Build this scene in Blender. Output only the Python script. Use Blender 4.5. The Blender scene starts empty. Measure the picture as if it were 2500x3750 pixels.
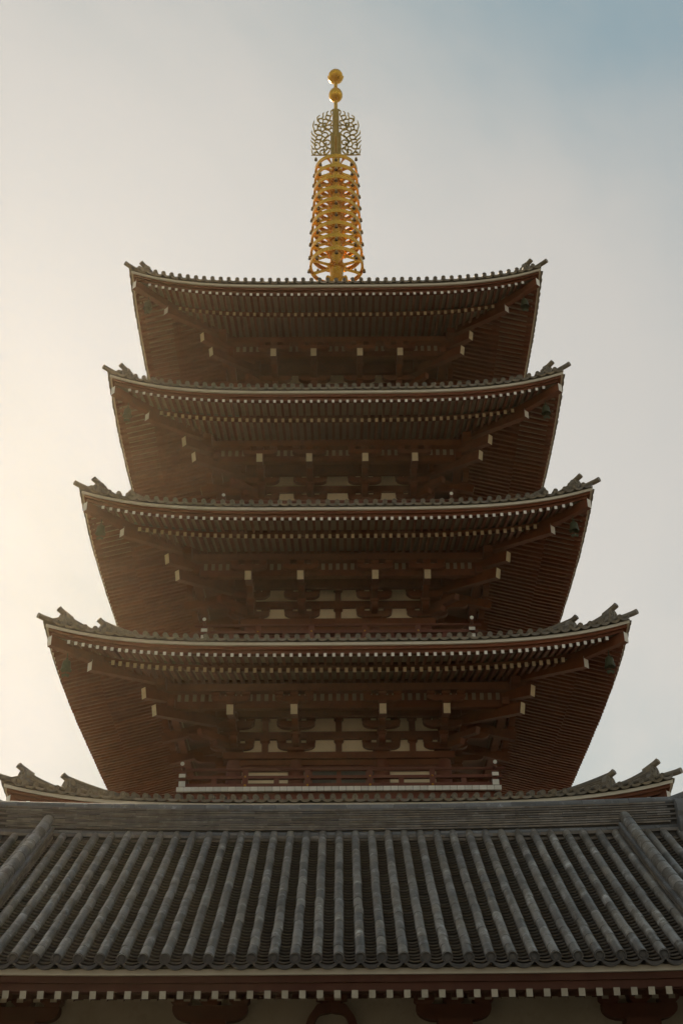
import bpy, math, random
from mathutils import Vector, Matrix
R = math.radians
random.seed(7)
scene = bpy.context.scene
COL = scene.collection

# ------------------------------------------------------------------ camera
CAM_Z = 1.6
cam_d = bpy.data.cameras.new('camera')
cam = bpy.data.objects.new('camera', cam_d); COL.objects.link(cam); scene.camera = cam
cam_d.sensor_fit = 'VERTICAL'; cam_d.sensor_height = 36.0; cam_d.lens = 45.823
cam_d.clip_start = 0.1; cam_d.clip_end = 20000
_p, _r, _y = R(31.533), R(0.395), R(0.049)
_R0 = Vector((math.cos(_y), -math.sin(_y), 0)); _F0 = Vector((math.sin(_y), math.cos(_y), 0)); _Z = Vector((0, 0, 1))
_F = _F0*math.cos(_p) + _Z*math.sin(_p); _U = -_F0*math.sin(_p) + _Z*math.cos(_p)
_X = _R0*math.cos(_r) - _U*math.sin(_r); _Yv = _R0*math.sin(_r) + _U*math.cos(_r)
cam.matrix_world = Matrix(((_X.x, _Yv.x, -_F.x, 0.104), (_X.y, _Yv.y, -_F.y, -43.0), (_X.z, _Yv.z, -_F.z, CAM_Z), (0, 0, 0, 1)))

# ------------------------------------------------------------------ sky and sun
SKY_STRENGTH, VEIL_SEED = 0.228, 9.01
SUN_AZ, SUN_EL = -20.0, 31.0          # azimuth from +Y (towards the pagoda), negative = left
world = bpy.data.worlds.new('World'); scene.world = world; world.use_nodes = True
nt = world.node_tree; nt.nodes.clear()
sky = nt.nodes.new('ShaderNodeTexSky'); sky.sky_type = 'NISHITA'; sky.sun_disc = False
sky.sun_elevation = R(SUN_EL); sky.sun_rotation = R(SUN_AZ)
sky.altitude = 20; sky.air_density = 1.0; sky.dust_density = 0.5; sky.ozone_density = 1.5
# thin high veil of cloud: scatters the sky's own light to a pale cream, patchy, with clear blue gaps
def wn(t, **kw):
    n = nt.nodes.new(t)
    for a_, v_ in kw.items(): setattr(n, a_, v_)
    return n
def wmath(op, a_, b_):
    n = wn('ShaderNodeMath', operation=op)
    for i_, q_ in enumerate((a_, b_)):
        if isinstance(q_, (int, float)): n.inputs[i_].default_value = q_
        else: nt.links.new(q_, n.inputs[i_])
    return n.outputs[0]
wtc = wn('ShaderNodeTexCoord')
veil = wn('ShaderNodeTexNoise', noise_dimensions='4D'); veil.inputs['Scale'].default_value = 1.1; veil.inputs['Detail'].default_value = 8.0
veil.inputs['Roughness'].default_value = 0.54; veil.inputs['Distortion'].default_value = 0.4; veil.inputs['W'].default_value = VEIL_SEED
nt.links.new(wtc.outputs['Generated'], veil.inputs['Vector'])
vr = wn('ShaderNodeMapRange', interpolation_type='SMOOTHSTEP'); vr.inputs[1].default_value = 0.355; vr.inputs[2].default_value = 0.57
vr.inputs[3].default_value = 0.20; vr.inputs[4].default_value = 0.97
nt.links.new(veil.outputs['Fac'], vr.inputs[0])
lum = wn('ShaderNodeRGBToBW'); nt.links.new(sky.outputs[0], lum.inputs[0])
cream = wn('ShaderNodeMix', data_type='RGBA', blend_type='MULTIPLY'); cream.inputs[0].default_value = 1.0
nt.links.new(lum.outputs[0], cream.inputs[6]); cream.inputs[7].default_value = (1.20, 1.16, 1.09, 1)
clear = wn('ShaderNodeMix', data_type='RGBA', blend_type='MULTIPLY'); clear.inputs[0].default_value = 1.0
nt.links.new(sky.outputs[0], clear.inputs[6]); clear.inputs[7].default_value = (0.53, 0.66, 0.49, 1)
vm = wn('ShaderNodeMix', data_type='RGBA'); nt.links.new(vr.outputs[0], vm.inputs[0]); nt.links.new(clear.outputs[2], vm.inputs[6]); nt.links.new(cream.outputs[2], vm.inputs[7])
bg = wn('ShaderNodeBackground'); nt.links.new(vm.outputs[2], bg.inputs[0])
soft = wmath('DIVIDE', SKY_STRENGTH, wmath('ADD', 1.0, wmath('MULTIPLY', lum.outputs[0], 0.88)))    # the veil evens out the glow round the sun
nt.links.new(soft, bg.inputs['Strength'])
wo = wn('ShaderNodeOutputWorld'); nt.links.new(bg.outputs[0], wo.inputs[0])
sun_d = bpy.data.lights.new('sun', 'SUN'); sun_d.energy = 3.0; sun_d.angle = R(0.53); sun_d.color = (1.0, 0.82, 0.58)
sun = bpy.data.objects.new('sun', sun_d); COL.objects.link(sun)
_sd = Vector((math.sin(R(SUN_AZ))*math.cos(R(SUN_EL)), math.cos(R(SUN_AZ))*math.cos(R(SUN_EL)), math.sin(R(SUN_EL))))
sun.rotation_euler = _sd.to_track_quat('Z', 'Y').to_euler(); sun.location = _sd*120
scene.view_settings.view_transform = 'Standard'; scene.view_settings.look = 'None'
scene.view_settings.gamma = 1.0; scene.view_settings.use_curve_mapping = False
scene.view_settings.exposure = 1.45
scene.cycles.max_bounces = 8; scene.cycles.diffuse_bounces = 5; scene.cycles.glossy_bounces = 4

# ------------------------------------------------------------------ materials
def mat(name, c1, c2=None, rough=0.6, metal=0.0, scale=3.0, spots=None, bump=0.0, bscale=20.0, stretch=(1, 1, 1), rnd=0.0, spec=0.5, hue=True):
    """base colour drifting between c1 and c2, optional worn patches, per-object/per-piece tone"""
    m = bpy.data.materials.new(name); m.use_nodes = True
    t = m.node_tree; N = t.nodes; L = t.links
    b = N['Principled BSDF']; b.inputs['Roughness'].default_value = rough; b.inputs['Metallic'].default_value = metal
    b.inputs['Specular IOR Level'].default_value = spec
    tc = N.new('ShaderNodeNewGeometry'); mp = N.new('ShaderNodeMapping'); mp.inputs['Scale'].default_value = stretch
    L.new(tc.outputs['Position'], mp.inputs['Vector'])
    n = N.new('ShaderNodeTexNoise'); n.inputs['Scale'].default_value = scale; n.inputs['Detail'].default_value = 6; n.inputs['Roughness'].default_value = 0.6
    L.new(mp.outputs[0], n.inputs['Vector'])
    c2 = c2 or c1
    mx = N.new('ShaderNodeMix'); mx.data_type = 'RGBA'
    cr = N.new('ShaderNodeMapRange'); cr.inputs[1].default_value = 0.32; cr.inputs[2].default_value = 0.68
    L.new(n.outputs['Fac'], cr.inputs[0]); L.new(cr.outputs[0], mx.inputs[0])
    mx.inputs[6].default_value = (*c1, 1); mx.inputs[7].default_value = (*c2, 1)
    out = mx.outputs[2]
    if spots:
        sc, col, lo, hi = spots
        n2 = N.new('ShaderNodeTexNoise'); n2.inputs['Scale'].default_value = sc; n2.inputs['Detail'].default_value = 8; n2.inputs['Roughness'].default_value = 0.7
        L.new(mp.outputs[0], n2.inputs['Vector'])
        r2 = N.new('ShaderNodeMapRange'); r2.inputs[1].default_value = lo; r2.inputs[2].default_value = hi
        L.new(n2.outputs['Fac'], r2.inputs[0])
        m2 = N.new('ShaderNodeMix'); m2.data_type = 'RGBA'; L.new(r2.outputs[0], m2.inputs[0]); L.new(out, m2.inputs[6]); m2.inputs[7].default_value = (*col, 1)
        out = m2.outputs[2]
    if rnd > 0:
        oi = N.new('ShaderNodeObjectInfo'); ad = N.new('ShaderNodeMath'); ad.operation = 'ADD'
        L.new(oi.outputs['Random'], ad.inputs[0]); L.new(tc.outputs['Random Per Island'], ad.inputs[1])
        fr = N.new('ShaderNodeMath'); fr.operation = 'FRACT'; L.new(ad.outputs[0], fr.inputs[0])
        wn = N.new('ShaderNodeTexWhiteNoise'); wn.noise_dimensions = '1D'; L.new(fr.outputs[0], wn.inputs['W'])
        mr = N.new('ShaderNodeMapRange'); mr.inputs[3].default_value = 1 - rnd; mr.inputs[4].default_value = 1 + rnd
        L.new(wn.outputs['Value'], mr.inputs[0])
        hs = N.new('ShaderNodeHueSaturation'); L.new(out, hs.inputs['Color']); L.new(mr.outputs[0], hs.inputs['Value'])
        ms = N.new('ShaderNodeMapRange'); ms.inputs[3].default_value = 0.65 if hue else 0.95; ms.inputs[4].default_value = 1.35 if hue else 1.05
        L.new(fr.outputs[0], ms.inputs[0]); L.new(ms.outputs[0], hs.inputs['Saturation'])
        out = hs.outputs[0]
    L.new(out, b.inputs['Base Color'])
    rr = N.new('ShaderNodeMapRange'); rr.inputs[3].default_value = max(0.02, rough-0.12); rr.inputs[4].default_value = min(1, rough+0.15)
    L.new(n.outputs['Fac'], rr.inputs[0]); L.new(rr.outputs[0], b.inputs['Roughness'])
    if bump > 0:
        nb = N.new('ShaderNodeTexNoise'); nb.inputs['Scale'].default_value = bscale; nb.inputs['Detail'].default_value = 5
        L.new(mp.outputs[0], nb.inputs['Vector'])
        bp = N.new('ShaderNodeBump'); bp.inputs['Strength'].default_value = bump; bp.inputs['Distance'].default_value = 0.02
        L.new(nb.outputs['Fac'], bp.inputs['Height']); L.new(bp.outputs[0], b.inputs['Normal'])
    return m

RED = mat('red_painted_timber', (0.175, 0.050, 0.015), (0.130, 0.037, 0.012), 0.6, scale=2.2, spots=(5, (0.075, 0.03, 0.016), 0.5, 0.8), bump=0.12, bscale=30, rnd=0.12, hue=False, spec=0.25)
DRED = mat('shaded_gate_timber', (0.095, 0.029, 0.012), (0.07, 0.021, 0.010), 0.65, scale=2.2, spots=(8, (0.05, 0.02, 0.012), 0.55, 0.85), bump=0.12, bscale=30, rnd=0.12, hue=False, spec=0.2)  # the red timber again, with the shade under the gate eave put into its colour
REDP = mat('red_painted_rail', (0.165, 0.046, 0.021), (0.125, 0.035, 0.017), 0.55, scale=3, spots=(14, (0.1, 0.035, 0.022), 0.62, 0.85), rnd=0.08, hue=False, spec=0.3)
WHITE = mat('white_end_paint', (0.78, 0.74, 0.65), (0.68, 0.63, 0.53), 0.6, scale=6, spots=(18, (0.50, 0.44, 0.35), 0.56, 0.82), rnd=0.13, hue=False)
SHADED_END = mat('shaded_end_paint', (0.38, 0.33, 0.24), (0.31, 0.265, 0.19), 0.7, scale=9, spots=(22, (0.22, 0.18, 0.13), 0.55, 0.8), rnd=0.14, hue=False)  # white end paint with gate eave shade and vignette darkening put into its colour
SHADED_PL = mat('shaded_plaster', (0.36, 0.31, 0.22), (0.29, 0.25, 0.17), 0.9, scale=1.6, spots=(4, (0.22, 0.18, 0.12), 0.52, 0.85), bump=0.1, bscale=18)  # gate plaster and base rafter ends, darkened in colour for shade and vignette
OCHRE = mat('ochre_end_paint', (0.68, 0.54, 0.33), (0.57, 0.45, 0.27), 0.65, scale=7, spots=(18, (0.38, 0.29, 0.17), 0.56, 0.82), rnd=0.12, hue=False)
CREAM = mat('pale_eave_board', (0.66, 0.60, 0.47), (0.58, 0.52, 0.40), 0.6, scale=2, spots=(7, (0.45, 0.4, 0.3), 0.6, 0.9))
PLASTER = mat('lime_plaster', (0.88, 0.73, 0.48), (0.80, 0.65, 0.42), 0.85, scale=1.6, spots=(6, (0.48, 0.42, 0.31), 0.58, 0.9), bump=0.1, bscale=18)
BOARD = mat('soffit_board', (0.33, 0.26, 0.185), (0.27, 0.21, 0.145), 0.8, scale=2, rnd=0.0, spec=0.2)
TILE = mat('grey_roof_tile', (0.215, 0.182, 0.132), (0.16, 0.133, 0.095), 0.66, scale=5, spots=(16, (0.30, 0.27, 0.21), 0.55, 0.8), bump=0.15, bscale=40, rnd=0.22)
TILEG = mat('weathered_cover_tile', (0.178, 0.168, 0.150), (0.098, 0.085, 0.068), 0.40, scale=3.2, spots=(5.5, (0.42, 0.42, 0.40), 0.54, 0.72), bump=0.35, bscale=38, rnd=0.40)
TILEP = mat('brown_pan_tile', (0.165, 0.135, 0.105), (0.10, 0.082, 0.063), 0.5, scale=5, spots=(10, (0.20, 0.18, 0.155), 0.56, 0.8), bump=0.2, bscale=45, rnd=0.28)
TILED = mat('dark_tile_end', (0.050, 0.042, 0.034), (0.036, 0.030, 0.025), 0.6, scale=6, rnd=0.15)  # dark tile, its colour lowered further to stand for weak light at the eave
RIDGE = mat('ridge_tile_clay', (0.165, 0.140, 0.112), (0.10, 0.083, 0.064), 0.6, scale=5, spots=(9, (0.24, 0.23, 0.21), 0.56, 0.78), bump=0.2, bscale=40, rnd=0.34)
RIDGEB = mat('ridge_cap_clay', (0.12, 0.122, 0.122), (0.09, 0.088, 0.084), 0.72, scale=4, spots=(8, (0.27, 0.28, 0.29), 0.55, 0.75), bump=0.15, bscale=40, rnd=0.28)
GOLD = mat('gilded_bronze', (0.72, 0.40, 0.050), (0.56, 0.29, 0.036), 0.28, metal=1.0, scale=6, spots=(20, (0.34, 0.19, 0.04), 0.6, 0.85))
GOLDD = mat('gilded_flame', (0.42, 0.29, 0.075), (0.33, 0.22, 0.055), 0.42, metal=0.9, scale=8)
BRONZE = mat('dark_bell_mouth', (0.09, 0.06, 0.035), (0.06, 0.04, 0.02), 0.5, metal=0.6)
VERD = mat('verdigris_bronze', (0.050, 0.054, 0.016), (0.034, 0.036, 0.012), 0.55, metal=0.3, scale=9, spots=(20, (0.07, 0.082, 0.03), 0.55, 0.8))
DARK = mat('dark_door_wood', (0.06, 0.055, 0.042), (0.045, 0.04, 0.03), 0.6)
STONE = mat('temple_paving', (0.16, 0.148, 0.13), (0.125, 0.113, 0.098), 0.85, scale=0.6, spots=(2.5, (0.09, 0.082, 0.07), 0.55, 0.8), bump=0.15, bscale=6)

# ------------------------------------------------------------------ builders
class MB:
    def __init__(s): s.v = []; s.f = []; s.m = []
    def add(s, vs, fs, mi=0):
        b = len(s.v); s.v += [tuple(p) for p in vs]; s.f += [tuple(b+i for i in q) for q in fs]
        s.m += [mi]*len(fs) if isinstance(mi, int) else list(mi)
    def hexa(s, p, mi=0, endm=None):
        # p: 8 points, 0-3 near end (ccw from outside), 4-7 far end
        s.add(p, [(0, 1, 2, 3), (7, 6, 5, 4), (0, 4, 5, 1), (1, 5, 6, 2), (2, 6, 7, 3), (3, 7, 4, 0)], [mi if endm is None else endm, mi, mi, mi, mi, mi])
    def box(s, x0, x1, y0, y1, z0, z1, mi=0, endm=None):
        s.hexa([(x0, y0, z0), (x1, y0, z0), (x1, y0, z1), (x0, y0, z1), (x0, y1, z0), (x1, y1, z0), (x1, y1, z1), (x0, y1, z1)], mi, endm)
    def prism(s, poly, y0, y1, mi=0, endm=None):
        # poly: list of (x, z) ccw seen from -y; extruded from y0 (near) to y1
        n = len(poly)
        vs = [(x, y0, z) for x, z in poly] + [(x, y1, z) for x, z in poly]
        fs = [tuple(range(n)), tuple(range(2*n-1, n-1, -1))]
        fs += [(i, i+n, (i+1) % n + n, (i+1) % n) for i in range(n)]
        s.add(vs, fs, [mi if endm is None else endm] + [mi]*(n+1))
    def lathe(s, prof, n=20, mi=0, org=(0, 0, 0)):
        vs = []
        for r, z in prof:
            for i in range(n):
                a = 2*math.pi*i/n; vs.append((org[0]+r*math.cos(a), org[1]+r*math.sin(a), org[2]+z))
        fs = []
        for j in range(len(prof)-1):
            for i in range(n):
                i2 = (i+1) % n; fs.append((j*n+i, j*n+i2, (j+1)*n+i2, (j+1)*n+i))
        s.add(vs, fs, mi)
    def tube(s, pts, rad, n=10, mi=0, cap=True, capm=None):
        pts = [Vector(p) for p in pts]; k = len(pts)
        rads = rad if isinstance(rad, (list, tuple)) else [rad]*k
        vs = []; up = Vector((0, 0, 1))
        for i, p in enumerate(pts):
            d = (pts[min(i+1, k-1)] - pts[max(i-1, 0)]).normalized()
            u = up if abs(d.z) < 0.95 else Vector((0, 1, 0))
            a = d.cross(u).normalized(); b = a.cross(d).normalized()
            for j in range(n):
                t = 2*math.pi*j/n; vs.append(p + (a*math.cos(t) + b*math.sin(t))*rads[i])
        fs = []
        for i in range(k-1):
            for j in range(n):
                j2 = (j+1) % n; fs.append((i*n+j, i*n+j2, (i+1)*n+j2, (i+1)*n+j))
        ms = [mi]*len(fs)
        if cap:
            fs += [tuple(range(n-1, -1, -1)), tuple((k-1)*n+j for j in range(n))]; ms += [mi if capm is None else capm, mi]
        s.add(vs, fs, ms)
    def ribbon(s, pts2, wid, y0, y1, mi=0):
        # flat bar following a 2D (x, z) polyline, tapered widths, thickness y0..y1
        n = len(pts2); vs = []
        for i, (x, z) in enumerate(pts2):
            a = pts2[max(i-1, 0)]; b = pts2[min(i+1, n-1)]
            dx, dz = b[0]-a[0], b[1]-a[1]; l = math.hypot(dx, dz) or 1
            nx, nz = -dz/l*wid[i]/2, dx/l*wid[i]/2
            vs += [(x+nx, y0, z+nz), (x-nx, y0, z-nz), (x-nx, y1, z-nz), (x+nx, y1, z+nz)]
        fs = [(0, 1, 2, 3), tuple((n-1)*4+q for q in (3, 2, 1, 0))]
        for i in range(n-1):
            for q in range(4):
                q2 = (q+1) % 4; fs.append((i*4+q, (i+1)*4+q, (i+1)*4+q2, i*4+q2))
        s.add(vs, fs, mi)
    def xform(s, M): s.v = [tuple(M @ Vector(p)) for p in s.v]; return s
    def merge(s, o, M=None):
        s.add([M @ Vector(p) for p in o.v] if M else o.v, o.f, o.m)
    def mesh(s, name, mats, smooth=False):
        me = bpy.data.meshes.new(name); me.from_pydata(s.v, [], s.f)
        for m in (mats if isinstance(mats, (list, tuple)) else [mats]): me.materials.append(m)
        me.polygons.foreach_set('material_index', s.m)
        if smooth:
            me.polygons.foreach_set('use_smooth', [True]*len(me.polygons))
            try: me.set_sharp_from_angle(angle=R(smooth if smooth is not True else 40))
            except Exception: pass
        me.update(); return me

def put(name, me, parent=None, loc=None, M=None, label=None, kind=None):
    o = bpy.data.objects.new(name, me); COL.objects.link(o)
    if M is not None: o.matrix_local = M
    elif loc is not None: o.location = loc
    if parent is not None: o.parent = parent
    if label: o['label'] = label
    if kind: o['kind'] = kind
    return o
def thing(name, label, cat, loc=(0, 0, 0), group=None):
    o = bpy.data.objects.new(name, None); COL.objects.link(o); o.location = loc; o.empty_display_size = 0.3
    o['label'] = label; o['category'] = cat
    if group: o['group'] = group
    return o
def rotz(a): return Matrix.Rotation(a, 4, 'Z')
def tr(x, y, z): return Matrix.Translation((x, y, z))
def smoothpts(pts, n=5):
    out = []
    P = [pts[0]] + list(pts) + [pts[-1]]
    for i in range(1, len(P)-2):
        for q in range(n):
            t = q/n; a, b, c, d = P[i-1], P[i], P[i+1], P[i+2]
            out.append(tuple(0.5*((2*b[k]) + (-a[k]+c[k])*t + (2*a[k]-5*b[k]+4*c[k]-d[k])*t*t + (-a[k]+3*b[k]-3*c[k]+d[k])*t**3) for k in range(2)))
    out.append(tuple(pts[-1])); return out

# ------------------------------------------------------------------ ground
g = MB(); g.add([(-2000, -2000, 0), (2000, -2000, 0), (2000, 2000, 0), (-2000, 2000, 0)], [(0, 1, 2, 3)])
put('ground', g.mesh('ground', STONE), kind='structure')

# ================================================================== PAGODA
pagoda = thing('pagoda', 'tall five-storied red pagoda with tiered grey tile roofs and gold finial', 'pagoda')
HW = {1: 9.0545, 2: 8.5797, 3: 8.0941, 4: 7.6895, 5: 7.3934}
HM = {1: 13.214, 2: 18.225, 3: 23.159, 4: 28.029, 5: 32.990}
LF = {1: .60, 2: .655, 3: .67, 4: .74, 5: .715}
CO = {1: (3.72, 1.55), 2: (3.33, 1.365), 3: (2.96, 1.235), 4: (2.73, .985), 5: (2.365, .865)}   # column lines
BAL = {2: 4.93, 3: 4.55, 4: 4.16, 5: 3.8}        # half width of each balcony
BDZ = {2: 0.0, 3: 0.18, 4: 0.38, 5: 0.5}
TOPN = {1: 'lowest', 2: 'second', 3: 'third', 4: 'fourth', 5: 'topmost'}
SIDE = [rotz(0), rotz(math.pi/2), rotz(math.pi), rotz(-math.pi/2)]   # front, right, back, left

def lift(k, m, n):
    o = HW[k]-m; t = min(1.0, abs(n)/max(m, .01))
    return LF[k]*t**4*max(0.0, 1-o/3.8)**1.25
def ztop(k, o):
    A, B = {1: (.29, .0), 2: (.33, .02), 3: (.34, .025), 4: (.34, .03), 5: (.34, .046)}[k]
    return .115 + A*o + B*o*o
def inner(k): return HW[k] - (CO[k+1][0]-.25 if k < 5 else .35)
def zfly(k, o): return -.365 + (o-.12)*.235      # underside of flying rafters
def zbase(k, o): return -.330 + (o-1.30)*.262    # underside of base rafters
def spread(first, n, pitch_outer=None, n_outer=0):
    if not n_outer: return [-first + 2*first*i/n for i in range(n+1)]
    core = first - n_outer*pitch_outer; m = n - 2*n_outer
    a = [-first + i*pitch_outer for i in range(n_outer)]
    return a + [-core + 2*core*i/m for i in range(m+1)] + [-q for q in reversed(a)]
FLY = {1: spread(8.37, 68), 2: spread(7.88, 67, .2155, 12), 3: spread(7.388, 60), 4: spread(7.0, 57), 5: spread(6.711, 55)}
BAS = {1: spread(7.25, 59), 2: spread(6.752, 56, .222, 8), 3: spread(6.387, 52), 4: spread(6.06, 49), 5: spread(5.738, 46)}

# shared eave tile: round end cap with raised rings + stub of cover tile, and the drooping pan-tile lip beside it
def eave_tile_mb(r=.077, pitch=.298, fine=True):
    b = MB(); n = 16 if fine else 8
    prof = [(.0, -.006), (r*.42, -.006), (r*.46, .004), (r*.60, .004), (r*.64, -.004), (r*.82, -.004), (r*.86, .008), (r, .008), (r, -.03), (r*.95, -.035), (r*.95, -.62)] if fine else [(0, .0), (r, .0), (r*.95, -.05), (r*.95, -.62)]
    vs = []
    for rr, y in prof:
        for i in range(n):
            a = 2*math.pi*i/n; vs.append((rr*math.cos(a), -y, rr*math.sin(a)))
    fs = []
    for j in range(len(prof)-1):
        for i in range(n):
            i2 = (i+1) % n; fs.append((j*n+i, j*n+i2, (j+1)*n+i2, (j+1)*n+i))
    b.add(vs, fs, 0)
    # pan tile lip: arc sagging between this cap and the next (towards +x)
    m = 8 if fine else 4; arc = []
    for i in range(m+1):
        u = i/m; x = pitch*u; sag = -.062*math.sin(math.pi*u)**.7
        arc.append((x, sag-.004))
    t = .032; y0, y1 = .012, .5
    vs = []
    for x, z in arc:
        vs += [(x, y0, z-.072), (x, y0, z), (x, y1, z+.0), (x, y1, z-.02), (x, y0+.03, z-.072)]
    fs = []
    for i in range(m):
        q = i*5
        fs += [(q, q+5, q+6, q+1), (q+1, q+6, q+7, q+2), (q+4, q+9, q+5, q), (q+3, q+8, q+9, q+4)]
    b.add(vs, fs, 1)
    return b
ET = eave_tile_mb(); ETL = eave_tile_mb(fine=False)
ET_ME = ET.mesh('eave_tile', [TILE, TILE], smooth=35)

rafter_stuff = MB(); tile_stuff = MB()
bell_proto = None

def ridge_along(pts, hs, w, courses):
    """stacked-course ridge with a round cap, along 3D points (base line)"""
    b = MB(); k = len(pts)
    P = [Vector(p) for p in pts]
    def sec(i, off, z):
        d = P[min(i+1, k-1)]-P[max(i-1, 0)]; s = Vector((d.y, -d.x, 0)).normalized()
        return P[i] + s*off + Vector((0, 0, z))
    for c in range(courses):
        f0 = c/courses; f1 = (c+.62)/courses; ww = w*(1-.06*c)
        for fa, fb, q in ((f0, f1, ww), (f1, (c+1)/courses, ww-.05)):
            vs = []; fs = []
            for i in range(k):
                za, zb = hs[i]*fa, hs[i]*fb
                vs += [sec(i, -q, za), sec(i, q, za), sec(i, q, zb), sec(i, -q, zb)]
            for i in range(k-1):
                for e in range(4):
                    e2 = (e+1) % 4; fs.append((i*4+e, i*4+e2, (i+1)*4+e2, (i+1)*4+e))
            fs += [(3, 2, 1, 0), tuple((k-1)*4+e for e in range(4))]
            b.add(vs, fs, 0)
    b.tube([sec(i, 0, hs[i]+.03) for i in range(k)], .078, 12, 0)
    return b

def ornament():
    """ridge-end demon tile: shouldered plate with scroll relief and an upturned round tile; faces -y, base at origin"""
    b = MB()
    half = [(.0, -.12), (.22, -.12), (.27, -.02), (.26, .09), (.22, .16), (.25, .22), (.23, .32), (.17, .40), (.08, .45), (0, .46)]
    poly = half + [(-x, z) for x, z in reversed(half[1:-1])]
    b.prism(poly, -.05, .09, 0)
    for sx in (-1, 1):
        sp = []
        for i in range(13):
            a = i/12*4.4; r = .075-.012*a
            sp.append((sx*(.085+r*math.cos(a)*.9), .12+r*math.sin(a)))
        b.ribbon(sp, [.03]*13, -.075, -.035, 0)
        sp = [(sx*.12, .33), (sx*.15, .27), (sx*.10, .24), (sx*.05, .28)]
        b.ribbon(smoothpts(sp, 3), [.028]*10, -.07, -.035, 0)
    b.ribbon([(0, .02), (0, .12), (0, .22), (0, .32)], [.05, .075, .06, .03], -.08, -.035, 0)
    # upturned bird-perch tile
    b.tube([(0, .30, .36), (0, .16, .40), (0, .04, .44), (0, -.08, .48), (0, -.15, .51), (0, -.20, .535)], [.075, .08, .083, .086, .088, .09], 14, 0)
    b.tube([(0, -.201, .5355), (0, -.214, .542)], [.086, .06], 14, 0)
    return b
ORN_ME = ornament().mesh('ridge_ornament', [TILE], smooth=35)

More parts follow.
